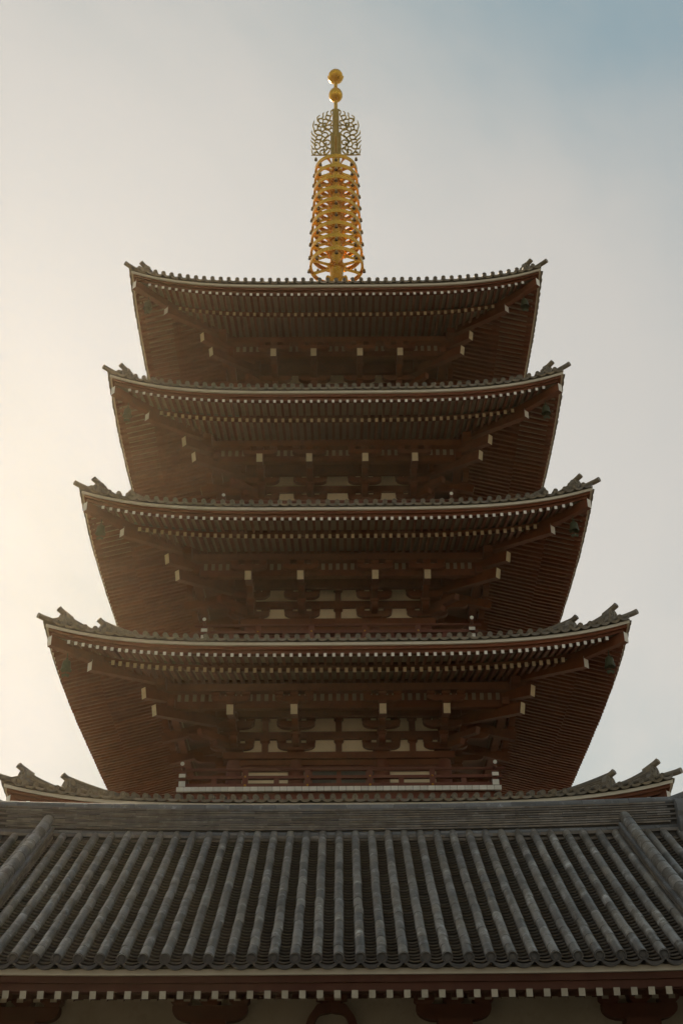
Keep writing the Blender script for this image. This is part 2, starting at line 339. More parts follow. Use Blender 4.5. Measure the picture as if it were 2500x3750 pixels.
for k in range(1, 6):
    hw, hm = HW[k], HM[k]; oi = inner(k); MI = hw-oi
    # ---------------- roof body: top surface, soffit boards, all four sides
    rb = MB()
    NT, NO = 24, 14
    for s in range(4):
        M = SIDE[s]
        def grid(osamp, zf, mi, flip, tmax=1.0):
            vs = []; fs = []
            for o in osamp:
                m = hw-o
                for i in range(NT+1):
                    u = -1+2*i/NT; u = math.copysign(abs(u)**.8, u)
                    x = u*m
                    vs.append(M @ Vector((x, -m, hm+zf(o)+lift(k, m, x))))
            for j in range(len(osamp)-1):
                for i in range(NT):
                    q = (j*(NT+1)+i, j*(NT+1)+i+1, (j+1)*(NT+1)+i+1, (j+1)*(NT+1)+i)
                    fs.append(q if not flip else q[::-1])
            rb.add(vs, fs, mi)
        grid([-.02 + (oi+.02)*j/NO for j in range(NO+1)], lambda o: ztop(k, o)-.03, 0, False)
        grid([.20, .6, 1.0, 1.46], lambda o: zfly(k, o)+.113, 1, True)
        grid([1.40, 1.9, 2.4, 3.0, 3.4], lambda o: zbase(k, o)+.158, 1, True)
    roof = put('roof', rb.mesh('roof', [TILE, BOARD]), pagoda, label=f'{TOPN[k]} grey tiled hip roof of the pagoda with upswept corners')
    # ---------------- edge boards on the four eaves: pale band, two red fascia boards, kioi beam
    def edge(o0, o1, z0, z1, mtl, name, sides=(0, 1, 2, 3), oref=0.0):
        for s in sides:
            M = SIDE[s]; b = MB(); n = 28; vs = []; fs = []
            for i in range(n+1):
                u = -1+2*i/n; u = math.copysign(abs(u)**.8, u)
                for (o, z) in ((o0, z0), (o0, z1), (o1, z1), (o1, z0)):
                    m = hw-o; x = u*(m)
                    vs.append(M @ Vector((x, -m, hm+z+lift(k, hw-oref, u*(hw-oref)))))
            for i in range(n):
                for e in range(4):
                    e2 = (e+1) % 4; fs.append((i*4+e, i*4+e2, (i+1)*4+e2, (i+1)*4+e))
            b.add(vs, fs); put(name, b.mesh(name, mtl), roof)
    edge(0.0, .22, -.045, .045, CREAM, 'pale_eave_board')
    edge(.075, .24, -.145, -.047, RED, 'fascia_board')
    edge(.17, .32, -.252, -.147, RED, 'fascia_board')
    edge(1.40, 1.56, -.172, -.055, RED, 'eave_beam', (0, 1, 3), 1.4)
    # ---------------- rafters
    def rafter(tp, o0, o1, zf, wd, ht):
        b = MB(); p = []; o0 += random.uniform(-.006, .006); tp += random.uniform(-.004, .004)
        for o in (o0, o1):
            z = hm+zf(k, o)+lift(k, hw-o, tp)
            p.append([(tp-wd/2, -(hw-o), z), (tp+wd/2, -(hw-o), z), (tp+wd/2, -(hw-o), z+ht), (tp-wd/2, -(hw-o), z+ht)])
        b.hexa(p[0]+p[1], 0, 1); return b
    for tp in FLY[k]:
        b = rafter(tp, .12, max(.3, min(1.5, hw-abs(tp)-.02)), zfly, .088, .112)
        if k >= 2: put('flying_rafter', b.mesh('flying_rafter', [RED, WHITE]), roof)
        for s in (1, 3): rafter_stuff.merge(b, SIDE[s])
        if k == 1: rafter_stuff.merge(b)
    for tp in BAS[k]:
        b = rafter(tp, 1.30, max(1.4, min(3.35, hw-abs(tp)-.02)), zbase, .100, .155)
        if k >= 2: put('base_rafter', b.mesh('base_rafter', [RED, OCHRE]), roof)
        for s in (1, 3): rafter_stuff.merge(b, SIDE[s])
    # ---------------- eave tiles
    n = round(2*hw/.298)
    pitch = 2*hw/n
    for i in range(n+1):
        t = -hw+pitch*i
        if i == n or i == 0: pass
        z = hm+.180+lift(k, hw, t)
        slope = (lift(k, hw, t+.1)-lift(k, hw, t-.1))/.2
        J = random.uniform; Mloc = tr(t+J(-.004, .004), -hw-.115+J(-.008, .008), z+J(-.005, .005)) @ Matrix.Rotation(-math.atan(slope), 4, 'Y') @ Matrix.Rotation(R(14+J(-2, 2)), 4, 'X')
        if 0 < i < n: put('eave_tile', ET_ME, roof, M=Mloc)
        for s in (1, 2, 3):
            if 0 < i < n: tile_stuff.merge(ETL, SIDE[s] @ Mloc)
    # ---------------- hip ridges, corner beams and their pale ends, ornaments
    for sx, sy in ((-1, -1), (1, -1), (1, 1), (-1, 1)):
        def dg(a, z): return (sx*a, sy*a, hm+z)
        def surf(o): return ztop(k, o)+lift(k, hw-o, hw-o)
        seg1 = [dg(hw-o, surf(o)-.02) for o in [.36+.09*i for i in range(12)]]
        seg2 = [dg(hw-o, surf(o)-.02) for o in [1.38+(oi-1.38)*i/16 for i in range(17)]]
        put('hip_ridge', ridge_along(seg1, [.05+.33*(1-i/11)**1.7 for i in range(12)], .16, 5).mesh('hip_ridge', TILE, smooth=30), roof)
        put('hip_ridge', ridge_along(seg2, [.12+.30*max(0, 1-i/(16*min(1, 2.0/(oi-1.38))))**1.8 for i in range(17)], .18, 6).mesh('hip_ridge', TILE, smooth=30), roof)
        ang = math.atan2(sy, sx) + math.pi/2
        for o, zz, sc in ((.40, .0, 1.0), (1.42, -.03, 1.0)):
            put('ridge_ornament', ORN_ME, roof, M=tr(*dg(hw-o, surf(o)+zz-.02)) @ rotz(ang) @ Matrix.Scale(sc, 4))
        ct = MB(); ct.tube([dg(hw-.5, surf(.5)+.06), dg(hw-.1, surf(.1)+.08), dg(hw+.10, surf(0)+.09), dg(hw+.21, surf(0)+.105)], [.075, .08, .082, .084], 14)
        put('corner_tile', ct.mesh('corner_tile', TILE, smooth=35), roof)
        if sy > 0: continue
        def beam(name, a0, z0, a1, z1, wd, ht, tail=0.0):
            d = Vector((sx, sy, 0)).normalized(); sd = Vector((d.y, -d.x, 0))
            if sx*sy > 0: sd = -sd
            b = MB(); p = []
            sd = Vector((-d.y, d.x, 0))
            for a, z in ((a0, z0), (a1, z1)):
                c = Vector(dg(a, z))
                p.append([c-sd*wd/2-_Z*ht/2, c+sd*wd/2-_Z*ht/2, c+sd*wd/2+_Z*ht/2, c-sd*wd/2+_Z*ht/2])
            b.hexa(p[0]+p[1], 0, 1)
            put(name, b.mesh(name, [RED, WHITE]), roof)
        beam('corner_beam', hw-.13, .20, hw-1.6, .12, .20, .30)
        beam('corner_beam', hw-1.17, -.12, hw-3.6, .36, .22, .33)
# ---------------- the parts past the limit: side rafters and the eave tiles round the sides
put('rafter', rafter_stuff.mesh('rafter', [RED, WHITE]), pagoda, kind='stuff')
put('eave_tile', tile_stuff.mesh('eave_tile', [TILE, TILE], smooth=35), pagoda, kind='stuff')

# ------------------------------------------------------------------ storeys: walls, columns, brackets
def arm_poly(L, h):
    c = min(.30, L/2-.1); pts = []
    for i in range(6):
        a = math.pi/2*i/5
        pts.append((L/2-c+c*math.sin(a), h*.72*(1-math.cos(a))))
    right = pts + [(L/2, h)]
    return right + [(-x, z) for x, z in reversed(right)]
def hijiki(L, h, th):
    b = MB(); b.prism(arm_poly(L, h), -th/2, th/2); return b
def masu(w, h):
    b = MB(); a = w/2; c = w*.33; q = h*.42
    prof = [(c, 0), (c+.012, q*.35), (a-.01, q*.85), (a, q), (a, h)]
    vs = []
    for r, z in prof: vs += [(-r, -r, z), (r, -r, z), (r, r, z), (-r, r, z)]
    fs = [(3, 2, 1, 0), tuple(len(vs)-4+i for i in range(4))]
    for j in range(len(prof)-1):
        for e in range(4):
            e2 = (e+1) % 4; fs.append((j*4+e, j*4+e2, (j+1)*4+e2, (j+1)*4+e))
    b.add(vs, fs); return b
ARM = hijiki(1.21, .22, .22); ARMO = hijiki(1.20, .17, .2)
MASU = masu(.30, .14); DAITO = masu(.56, .16); MASUS = masu(.26, .13)
PROJ = MB()   # projecting arm along -y, rounded nose, length 1
def projarm(L, h, th):
    b = MB(); c = .26; prof = []
    for i in range(6):
        a = math.pi/2*i/5; prof.append((-(L-c+c*math.sin(a)), h*.72*(1-math.cos(a))))
    prof += [(-L, h), (.3, h), (.3, 0)]
    n = len(prof); vs = [(-th/2, y, z) for y, z in prof] + [(th/2, y, z) for y, z in prof]
    fs = [tuple(range(n)), tuple(range(2*n-1, n-1, -1))] + [(i, i+n, (i+1) % n+n, (i+1) % n)[::-1] for i in range(n)]
    b.add(vs, fs); return b
P1 = projarm(.80, .20, .20); P2 = projarm(1.50, .20, .20)
ME = {n: b.mesh(n, RED) for n, b in dict(arm=ARM, armo=ARMO, masu=MASU, daito=DAITO, masus=MASUS, p1=P1, p2=P2).items()}
def strut_mb(h):
    b = MB(); b.box(-.10, .10, -.09, .09, 0, h); b.merge(masu(.31, .14), tr(0, 0, h)); return b
ST1 = strut_mb(.35).mesh('strut', RED); ST2 = strut_mb(.36).mesh('strut', RED)
bracket_stuff = MB()

for k in range(1, 6):
    hw, hm = HW[k], HM[k]; w, w2 = CO[k]; P = hm-1.398; nose_o = {1: 2.9, 2: 2.88, 3: 2.82, 4: 2.72, 5: 2.76}[k]
    zb = {1: 5.0}.get(k, hm-3.32+BDZ.get(k, 0))      # where the wall starts
    core = MB(); core.box(-w+.02, w-.02, -w+.02, w-.02, zb, hm+1.0)
    st = put('storey', core.mesh('storey', PLASTER), pagoda, label=f'{TOPN[k]} storey of the pagoda, pale plaster walls framed in dark red timber')
    fr = SIDE[0]
    def q(name, me, M): put(name, me, st, M=M)
    def sidebox(name, s, x0, x1, y0, y1, z0, z1, mtl=RED, endm=None):
        b = MB(); b.box(x0, x1, y0, y1, z0, z1, 0, None if endm is None else 1); b.xform(SIDE[s])
        put(name, b.mesh(name, [mtl] if endm is None else [mtl, endm]), st)
    cols = (-w, -w2, w2, w); sk = (hm-1.6)/(43-w)
    for s in (0, 1, 3):
        M0 = SIDE[s]; front = s == 0
        # plate, lower tie, through beams
        sidebox('wall_plate', s, -w-.36+(0 if front else .62), w+.36-(0 if front else .62), -w-.26, -w+.2, P-.22, P-.003)
        sidebox('tie_beam', s, -w-.1+(0 if front else .2), w+.1-(0 if front else .2), -w-.16, -w+.2, P-.42, P-.24)
        sidebox('through_beam', s, -w-.5+(0 if front else .7), w+.5-(0 if front else .7), -w-.11, -w+.1, P+.49, P+.74)
        sidebox('through_beam', s, -w-.5+(0 if front else .7), w+.5-(0 if front else .7), -w-.11, -w+.1, P+1.24, P+1.5)
        # brackets on each column line
        for c in cols:
            pieces = [('bearing_block', 'daito', DAITO, tr(c, -w, P)), ('bracket_arm', 'arm', ARM, tr(c, -w-.02, P+.13)),
                      ('bracket_arm', 'arm', ARM, tr(c, -w-.02, P+.88)),
                      ('bearing_block', 'masus', MASUS, tr(c, -w-.02, P+.745)),
                      ('bracket_arm', 'p1', P1, tr(c, -w, P+.15)), ('bearing_block', 'masu', MASU, tr(c, -w-.66, P+.35)),
                      ('bracket_arm', 'p2', P2, tr(c, -w, P+.48)), ('bearing_block', 'masu', MASU, tr(c, -w-1.36, P+.68)),
                      ('bracket_arm', 'arm', ARM, tr(c, -w-.66, P+.90-.66*sk)),
                      ('bearing_block', 'masus', MASUS, tr(c, -(hw-3.02), hm-.66)),
                      ('bracket_arm', 'armo', ARMO, tr(c, -(hw-3.02), hm-.54))]
            for e in (-.47, 0, .47):
                pieces += [('bearing_block', 'masu', MASU, tr(c+e, -w-.02, P+.35)), ('bearing_block', 'masu', MASU, tr(c+e, -w-.02, P+1.10)),
                           ('bearing_block', 'masus', MASUS, tr(c+e, -(hw-3.02), hm-.37))]
            for nm, key, mb, M in pieces:
                if front and k >= 2: q(nm, ME[key], M)
                elif k >= 2: bracket_stuff.merge(mb, M0 @ M)
            # tail rafter with pale square nose
            yn = -(hw-nose_o); zn = hm-.83; L = -yn - w + .3; sl = .24
            b = MB(); p = []
            for y, dz in ((yn, 0), (yn+L, L*sl)):
                t = .035 if y == yn else 0
                p.append([(c-.105, y+t, zn+dz-.15), (c+.105, y+t, zn+dz-.15), (c+.105, y-t, zn+dz+.15), (c-.105, y-t, zn+dz+.15)])
            b.hexa(p[0]+p[1], 0, 1); b.xform(M0)
            if k >= 2: put('tail_rafter', b.mesh('tail_rafter', [RED, OCHRE]), st)
        # purlin, slanted lattice with ribs, stepped beams
        pl = hw-3.0
        sidebox('purlin', s, -pl-.5, pl+.5, -pl-.02, -pl+.26, hm-.165, hm+.07)
        b = MB(); o = hw-3.36
        b.box(-o, o, -o-.0, -o+.05, hm-.40, hm+.1); b.xform(M0)
        put('lattice_board', b.mesh('lattice_board', BOARD), st)
        ribs = BAS[k]
        for tp in ribs:
            tm = tp + (ribs[1]-ribs[0])/2 if k != 2 else tp + .12
            if abs(tm) < o and k >= 2:
                rbm = MB(); rbm.box(tm-.062, tm+.062, -o-.035, -o-.003, hm-.38, hm+.06)
                if front: put('lattice_rib', rbm.mesh('lattice_rib', RED), st)
                else: bracket_stuff.merge(rbm, M0)
        sidebox('stepped_beam', s, -o-.3, o+.3, -o-.07, -o+.15, hm-.62, hm-.385)
        y2 = w+.66; sidebox('stepped_beam', s, -y2-.3, y2+.3, -y2-.09, -y2+.09, P+1.27-.66*sk, P+1.72-.66*sk)
        # struts between the bracket sets
        if k in (1, 2, 3) and front:
            xs = [0.0] + ([-(w+w2)/2-.02, (w+w2)/2+.02] if k <= 2 else [])
            for x in xs:
                q('strut', ST1, tr(x, -w-.03, P)); q('strut', ST2, tr(x, -w-.03, P+.74))
        # columns
        if front:
            cm = MB(); cm.lathe([(.255, 0), (.255, P-.42-zb), (.23, P-.23-zb)], 22)
            cme = cm.mesh('column', REDP, smooth=40)
            for c in cols: put('column', cme, st, loc=(c, -w+.02, zb))
    # inside of the eave: dark ceiling between wall and purlin
    cl = MB(); o = hw-3.3; cl.box(-o, o, -o, o, hm+.28, hm+.34)
    put('eave_ceiling', cl.mesh('eave_ceiling', RED), st)
    # diagonal corner arms
    for sx in (-1, 1):
        d = Vector((sx, -1, 0)).normalized(); sd = Vector((-d.y, d.x, 0))
        ofs = {1: (2.6, 2.9), 2: (2.61, 2.92), 3: (2.48, 2.81), 4: (2.33, 2.66), 5: (2.39, 2.71)}[k]
        for a0, z0, a1, z1, wd, ht in ((hw-ofs[0], -.39, w, .15, .21, .34), (hw-ofs[1], -.83, w-.2, -.35, .21, .34), (w+1.05, -1.02, w-.2, -1.02, .2, .2), (w+.60, -1.2, w-.2, -1.2, .2, .2)):
            if k < 2: continue
            b = MB(); p = []
            pale = a0 > w+1.2
            for a, z in ((a0, z0), (a1, z1)):
                c = Vector((sx*a, -a, hm+z)); t = d*.03 if a == a0 else d*0
                p.append([c-sd*wd/2-_Z*ht/2-t, c+sd*wd/2-_Z*ht/2-t, c+sd*wd/2+_Z*ht/2+t, c-sd*wd/2+_Z*ht/2+t])
            b.hexa(p[0]+p[1], 0, 1 if pale else 0)
            put('corner_arm', b.mesh('corner_arm', [RED, OCHRE]), st)
    # ---------------- lower wall: doors and panels behind the railing
    if k >= 2:
        b = MB(); b.box(-w2+.26, w2-.26, -w-.03, -w+.05, zb, P-.44); put('door', b.mesh('door', DARK), st)
        for sx in (-1, 1):
            b = MB(); b.box(sx*(w2-.42)-.10, sx*(w2-.42)+.10, -w-.08, -w+.05, zb, P-.44); put('door_jamb', b.mesh('door_jamb', REDP), st)
        b = MB(); b.box(-.07, .07, -w-.075, -w+.02, zb, P-.44); put('door_stile', b.mesh('door_stile', REDP), st)
        b = MB(); b.box(-w, w, -w-.12, -w+.05, P-.58, P-.43); put('lintel', b.mesh('lintel', REDP), st)
    # ---------------- balcony and railing
    if k >= 2:
        bl = BAL[k]; dz = BDZ[k]; z0 = hm+dz
        b = MB(); b.box(-bl+.06, bl-.06, -bl+.06, bl-.06, z0-3.16, z0-3.035); fl = put('balcony', b.mesh('balcony', REDP), pagoda, label=f'balcony deck and red railing round the {TOPN[k]} storey')
        b = MB(); b.box(-bl+.2, bl-.2, -bl+.2, bl-.2, z0-4.1, z0-3.163); put('balcony_skirt', b.mesh('balcony_skirt', REDP), fl)
        nj = round(2*bl/.2235)
        jm = MB(); pj = 2*bl/nj; jm.box(-pj/2+.006, pj/2-.006, 0, .10, 0, .135, 0); jme = jm.mesh('joist_end', WHITE)
        if k == 2:
            for i in range(nj): put('joist_end', jme, fl, loc=(-bl+pj*(i+.5), -bl-.012, z0-3.165))
        for s in (0, 1, 3):
            M0 = SIDE[s]; e = .33 if s == 0 else .325
            for zc, th, dp, ex in ((-2.955, .115, .19, .02), (-2.69, .09, .15, .06), (-2.43, .085, .085, .12)):
                b = MB(); a = bl-.17; e = a+ex+.16; dzs = 0 if s == 0 else .004
                if zc == -2.43:
                    b.tube([(-e-.05, -a, z0+zc+dzs), (e+.05, -a, z0+zc+dzs)], .05, 14)
                    if s: b.tube([((e+.052)*(-1 if s == 1 else 1), -a, z0+zc+.085), ((e+.066)*(-1 if s == 1 else 1), -a, z0+zc+.085)], .062, 14, 1)
                else:
                    b.box(-e, e, -a-dp/2, -a+dp/2, z0+zc-th/2+dzs, z0+zc+th/2-dzs)
                    if s:
                        q0, q1 = sorted(((e+.002)*(-1 if s == 1 else 1), (e+.016)*(-1 if s == 1 else 1)))
                        b.box(q0, q1, -a-.10, -a+.10, z0+zc-th/2-.005, z0+zc+th/2+(.05 if zc < -2.8 else .015), 1)
                b.xform(M0); put('railing_rail', b.mesh('railing_rail', [REDP, WHITE], smooth=40), fl)
            a = bl-.17
            px = [a*.6*u for u in (-1, -1/3, 1/3, 1)]
            mx = [a*.8*u for u in (-1, -.5, 0, .5, 1)]
            for x in px:
                b = MB(); b.box(x-.085, x+.085, -a-.08, -a+.06, z0-3.03, z0-2.47); b.xform(M0); put('railing_post', b.mesh('railing_post', REDP), fl)
                if s == 0:
                    for zz, rr in ((-2.675, .032), (-2.955, .04)):
                        b = MB(); b.lathe([(rr, 0), (rr, .01), (rr*.7, .022), (rr*.55, .02), (rr*.3, .034), (0, .04)], 14)
                        b.xform(tr(x, -a-.08, z0+zz) @ Matrix.Rotation(math.pi/2, 4, 'X')); put('gold_stud', b.mesh('gold_stud', GOLD, smooth=40), fl)
            for x in mx:
                b = MB(); b.box(x-.08, x+.08, -a-.05, -a+.05, z0-2.90, z0-2.73); b.xform(M0); put('railing_strut', b.mesh('railing_strut', REDP), fl)
        for sx in (-1, 1):
            a = bl-.17
            b = MB(); b.box(sx*a-.085, sx*a+.085, -a-.085, -a+.085, z0-3.03, z0-2.50); put('corner_post', b.mesh('corner_post', REDP), fl)
put('bracket', bracket_stuff.mesh('bracket', [RED, WHITE]), pagoda, kind='stuff')
# stone base and plinth of the pagoda (hidden behind the gate roof)
b = MB(); b.box(-7.5, 7.5, -7.5, 7.5, 0, 5.0); put('plinth', b.mesh('plinth', STONE), pagoda)
b = MB(); b.box(-5.4, 5.4, -5.4, 5.4, 5.0, 5.5); put('plinth_step', b.mesh('plinth_step', STONE), pagoda)

# ------------------------------------------------------------------ finial
AX = 0.0
fin = MB()
zf = 1.6
fin.lathe([(.0, 48.9+zf), (.085, 48.9+zf), (.085, 46.0+zf), (.19, 45.6+zf), (.20, 45.0+zf), (.29, 38.6+zf), (.30, 37.75+zf), (.50, 37.5+zf), (.60, 37.2+zf), (.72, 36.8+zf)][::-1], 28)
finial = put('finial', fin.mesh('finial', GOLD, smooth=40), pagoda, label='gold finial mast with nine rings and openwork flame on the pagoda top')
b = MB(); b.box(-.95, .95, -.95, .95, 36.1+zf, 36.8+zf); put('dew_basin', b.mesh('dew_basin', GOLD), finial)
# lotus petals
pm = MB()
for j in range(6):
    v = j/5
    for i in range(7):
        u = -1+2*i/6; wdt = .30*math.sin(math.pi*(.12+.80*(1-v)))**.7
        pm.v.append((u*wdt, -.30-.34*v-.05*(1-u*u), .56*v-.10*u*u*v))
for j in range(5):
    for i in range(6): pm.f.append((j*7+i, j*7+i+1, (j+1)*7+i+1, (j+1)*7+i)); pm.m.append(0)
pme = pm.mesh('lotus_petal', GOLD, smooth=60)
for i in range(8): put('lotus_petal', pme, finial, M=tr(0, 0, 37.62+zf) @ rotz(i*math.pi/4+math.pi/8*0) @ Matrix.Scale(.86, 4))
# rings
ZT = [44.9, 44.27, 43.55, 42.83, 42.11, 41.38, 40.65, 39.87, 39.09]
bell_mb = MB()
bell_mb.lathe([(0, 0), (.03, -.005), (.055, -.03), (.062, -.08), (.066, -.12), (.058, -.125)], 10, 0)
bell_mb.lathe([(.058, -.125), (.075, -.17), (.05, -.165), (.04, -.12)], 10, 1)
bell_mb.tube([(0, 0, .07), (0, 0, -.01)], .008, 5, 0)
small_bell = bell_mb.mesh('small_bell', [GOLDD, BRONZE], smooth=40)
for i, zt in enumerate(ZT):
    r = .985 + .205*i/8; H = .215; b = MB(); pr_ = .215+.07*i/8
    b.lathe([(r, -H), (r, 0), (r-.035, 0), (r-.035, -H), (r, -H)], 56)
    b.lathe([(r-.034, -.10), (r-.034, -.07), (r-.12, -.07), (r-.12, -.10), (r-.034, -.10)], 56)
    b.lathe([(pr_+.05, -H-.02), (pr_+.05, .0), (pr_, 0), (pr_, -H-.02), (pr_+.05, -H-.02)], 24)
    for s in range(8):
        a = math.pi/8 + s*math.pi/4
        M = rotz(a)
        sp = MB(); nn = 8; vs = []; fs = []
        for j in range(nn+1):
            u = j/nn; y = -(pr_+.02) - (r-.05-pr_)*u; wd = .018 + .07*(max(0, u-.6)/.4)**2.2 + .05*(max(0, .3-u)/.3)**2
            vs += [(-wd, y, -.19), (wd, y, -.19), (wd, y, -.055), (-wd, y, -.055)]
        for j in range(nn):
            for e in range(4):
                e2 = (e+1) % 4; fs.append((j*4+e, j*4+e2, (j+1)*4+e2, (j+1)*4+e))
        sp.add(vs, fs); b.merge(sp, M)
    put('ring', b.mesh('ring', GOLD, smooth=40), finial, loc=(0, 0, zt+zf))
    for s in range(8):
        a = s*math.pi/4
        put('small_bell', small_bell, finial, M=tr(math.sin(a)*(r+.012), -math.cos(a)*(r+.012), zt+zf-H-.05))
# flame openwork
S = [[(140,2262),(420,2262),(700,2262),(1060,2262)],[(125,1990),(165,2080),(190,2170),(215,2220),(280,2262)],[(380,2165),(330,2130),(290,2150),(300,2210),(340,2262)],
[(290,2140),(370,2110),(450,2150),(540,2240)],[(125,1790),(170,1880),(210,1970),(330,1975),(400,2080),(480,2170),(560,2240),(640,2262)],
[(345,1975),(470,1975),(540,1920),(600,1870),(680,1875),(760,1850),(810,1780)],[(330,1970),(310,1880),(320,1780),(320,1700),(380,1660),(470,1700),(520,1780),(560,1850),(600,1875)],
[(100,1580),(170,1650),(240,1710),(270,1780),(310,1840)],[(130,1400),(160,1470),(240,1530),(300,1600),(340,1670)],[(330,1790),(380,1790),(405,1770)],
[(320,1570),(370,1540),(470,1540),(560,1560),(640,1600),(700,1680),(760,1760),(820,1830),(900,1890),(970,1950),(1010,2020),(990,2100),(900,2190),(800,2240)],
[(610,1600),(560,1650),(530,1740)],[(165,1115),(145,1200),(190,1290),(290,1370),(350,1450),(380,1520),(360,1560)],
[(380,1430),(420,1360),(510,1330),(600,1340),(650,1400),(640,1470),(560,1530),(460,1530),(390,1490),(380,1430)],
[(640,1350),(700,1380),(770,1440),(790,1500),(740,1560),(690,1620)],[(1110,1230),(1050,1300),(930,1390),(820,1490),(760,1560),(700,1640),(740,1720)],
[(650,1360),(640,1260),(640,1180),(590,1110),(570,1040),(610,1025)],[(270,630),(250,720),(215,860),(225,950),(270,1060),(270,1150),(320,1230),(420,1290),(550,1310),(640,1340)],
[(310,1130),(360,1090),(480,1080),(560,1120),(640,1200)],[(365,1150),(320,1120)],[(680,1240),(760,1195),(860,1210),(920,1270),(930,1340),(870,1400),(820,1450)],
[(640,1140),(720,1120),(770,1060),(760,980),(690,930),(640,930),(590,940),(530,900),(470,930),(430,990),(450,1050),(540,1100)],
[(770,1060),(860,1070),(960,1090),(1050,1160),(1110,1230)],[(790,1040),(800,960),(800,900),(850,820),(920,720),(960,640),(1020,560),(1060,450),(1120,340),(1080,240),(1100,160),(1160,110)],
[(880,990),(910,1020),(1000,1040),(1080,990),(1090,910),(1050,860),(960,840),(870,870),(820,940),(830,1020)],[(960,830),(1050,810),(1110,740),(1120,660),(1060,630),(1000,660)],
[(710,830),(730,785),(775,770),(820,790),(840,830),(815,875),(775,890),(730,875),(710,830)],
[(740,920),(660,880),(690,790),(700,740),(700,640),(690,570),(640,530),(520,530),(470,570),(515,600)],[(750,245),(690,300),(710,400),(680,470),(650,530)],
[(960,170),(880,240),(880,340),(830,430),(820,490),(870,550),(950,610),(980,650)],[(700,580),(780,560),(870,570),(940,630)],
[(545,360),(430,460),(420,540),(440,640),(540,720),(530,790),(470,860),(430,920),(440,1000)],[(905,400),(960,375),(1030,410),(1040,470)],[(540,740),(620,745),(700,740)],
[(760,740),(820,750),(850,800)],[(300,840),(360,810),(430,850),(450,920)],[(880,1690),(820,1720),(850,1770),(930,1780),(1010,1740),(1030,1650),(1000,1590),(900,1555),(810,1590),(740,1640),(740,1700),(800,1780)],
[(740,1830),(730,1900),(740,2000),(790,2080),(790,2160),(730,2220)],[(840,1920),(870,1960),(910,1950),(900,1990),(830,2030),(760,2000)],
[(700,2150),(740,2120),(760,2060),(700,2020),(620,2040),(570,2100),(580,2170),(640,2240)],[(1080,1960),(1000,1960),(960,1920)],[(1150,1000),(1090,1000)],[(1150,840),(1090,900)],[(1160,1230),(1100,1230)]]
wing = MB()
KX, KZ, ZB = .000973, .00141, 45.87+zf
for st_ in S:
    pts = smoothpts([((x-1320)*KX, ZB+(2262-z)*KZ) for x, z in st_], 4); n = len(pts)
    flame = st_[0][0] < 300 or st_[0][1] < 400
    wd = [(.056 if not (flame and i < 6) else .018+.038*i/6) for i in range(n)]
    wing.ribbon(pts, wd, -.022, .022)
wing_me = wing.mesh('flame_openwork', GOLDD)
for i in range(4): put('flame_openwork', wing_me, finial, M=rotz(i*math.pi/2))
b = MB()
for a in (0, math.pi/2):
    c = MB(); c.box(-.25, .25, -.03, .03, 45.7+zf, 47.35+zf); c.box(-.155, .155, -.035, .035, 47.35+zf, 48.95+zf); b.merge(c, rotz(a))
c = MB(); c.lathe([(.12, 45.6+zf), (.12, 48.9+zf)], 16); b.merge(c)
put('flame_post', b.mesh('flame_post', GOLDD), finial)
for sx in (-1, 1): put('small_bell', small_bell, finial, loc=(sx*.93, 0, 45.82+zf-.12), )
def egg(r, up, dn):
    pr = [(0, -dn)]
    for i in range(1, 14):
        a = -math.pi/2+math.pi*i/14; z = math.sin(a); pr.append((r*math.cos(a), z*(up if z > 0 else dn)))
    return pr + [(0, up)]
b = MB(); b.lathe(egg(.335, .42, .36), 32, 0, (0, 0, 49.92+zf)); put('dragon_orb', b.mesh('dragon_orb', GOLD, smooth=60), finial)
b = MB(); b.tube([(0, 0, 48.8+zf), (0, 0, 51.2+zf)], .088, 16); put('orb_rod', b.mesh('orb_rod', GOLD, smooth=40), finial)
b = MB(); pr = egg(.34, .34, .36); pr[-1] = (0, .46); pr[-2] = (.10, .38); b.lathe(pr, 32, 0, (0, 0, 51.30+zf)); put('jewel', b.mesh('jewel', GOLD, smooth=60), finial)
for i in range(8):
    pm2 = MB()
    for j in range(5):
        v = j/4; a0 = -1.45+1.35*v
        for u in (-1, -.5, 0, .5, 1):
            wd = .15*math.sin(math.pi*(.15+.72*(1-v)))**.6; rr = .37+.03*(1-u*u)
            pm2.v.append((u*wd*(.3+.7*math.cos(a0)), -rr*math.cos(a0), rr*math.sin(a0)))
    for j in range(4):
        for e in range(4): pm2.f.append((j*5+e, j*5+e+1, (j+1)*5+e+1, (j+1)*5+e)); pm2.m.append(0)
    put('jewel_petal', pm2.mesh('jewel_petal', GOLD, smooth=60), finial, M=tr(0, 0, 51.28+zf) @ rotz(i*math.pi/4))

# ------------------------------------------------------------------ wind bells under the corners
bb = MB(); n = 24
prof = [(0, .0), (.05, -.004), (.095, -.03), (.115, -.08), (.125, -.18), (.14, -.28), (.165, -.36)]
vs = []
for j, (r, z) in enumerate(prof):
    for i in range(n):
        a = 2*math.pi*i/n
        d = 0 if j < len(prof)-1 else .05*abs(math.cos(a*2))**.8
        vs.append((r*math.cos(a)*1.05, r*math.sin(a)*.8, z+d))
fs = [(j*n+i, j*n+(i+1) % n, (j+1)*n+(i+1) % n, (j+1)*n+i) for j in range(len(prof)-1) for i in range(n)]
bb.add(vs, [f[::-1] for f in fs]); bell_body = bb.mesh('bell_body', VERD, smooth=50)
b = MB(); b.tube([(0, 0, .22), (0, 0, -.01)], .014, 8); b.lathe([(.03, .0), (.04, .03), (.03, .06), (0, .065)], 10); bell_hook = b.mesh('bell_hook', VERD, smooth=40)
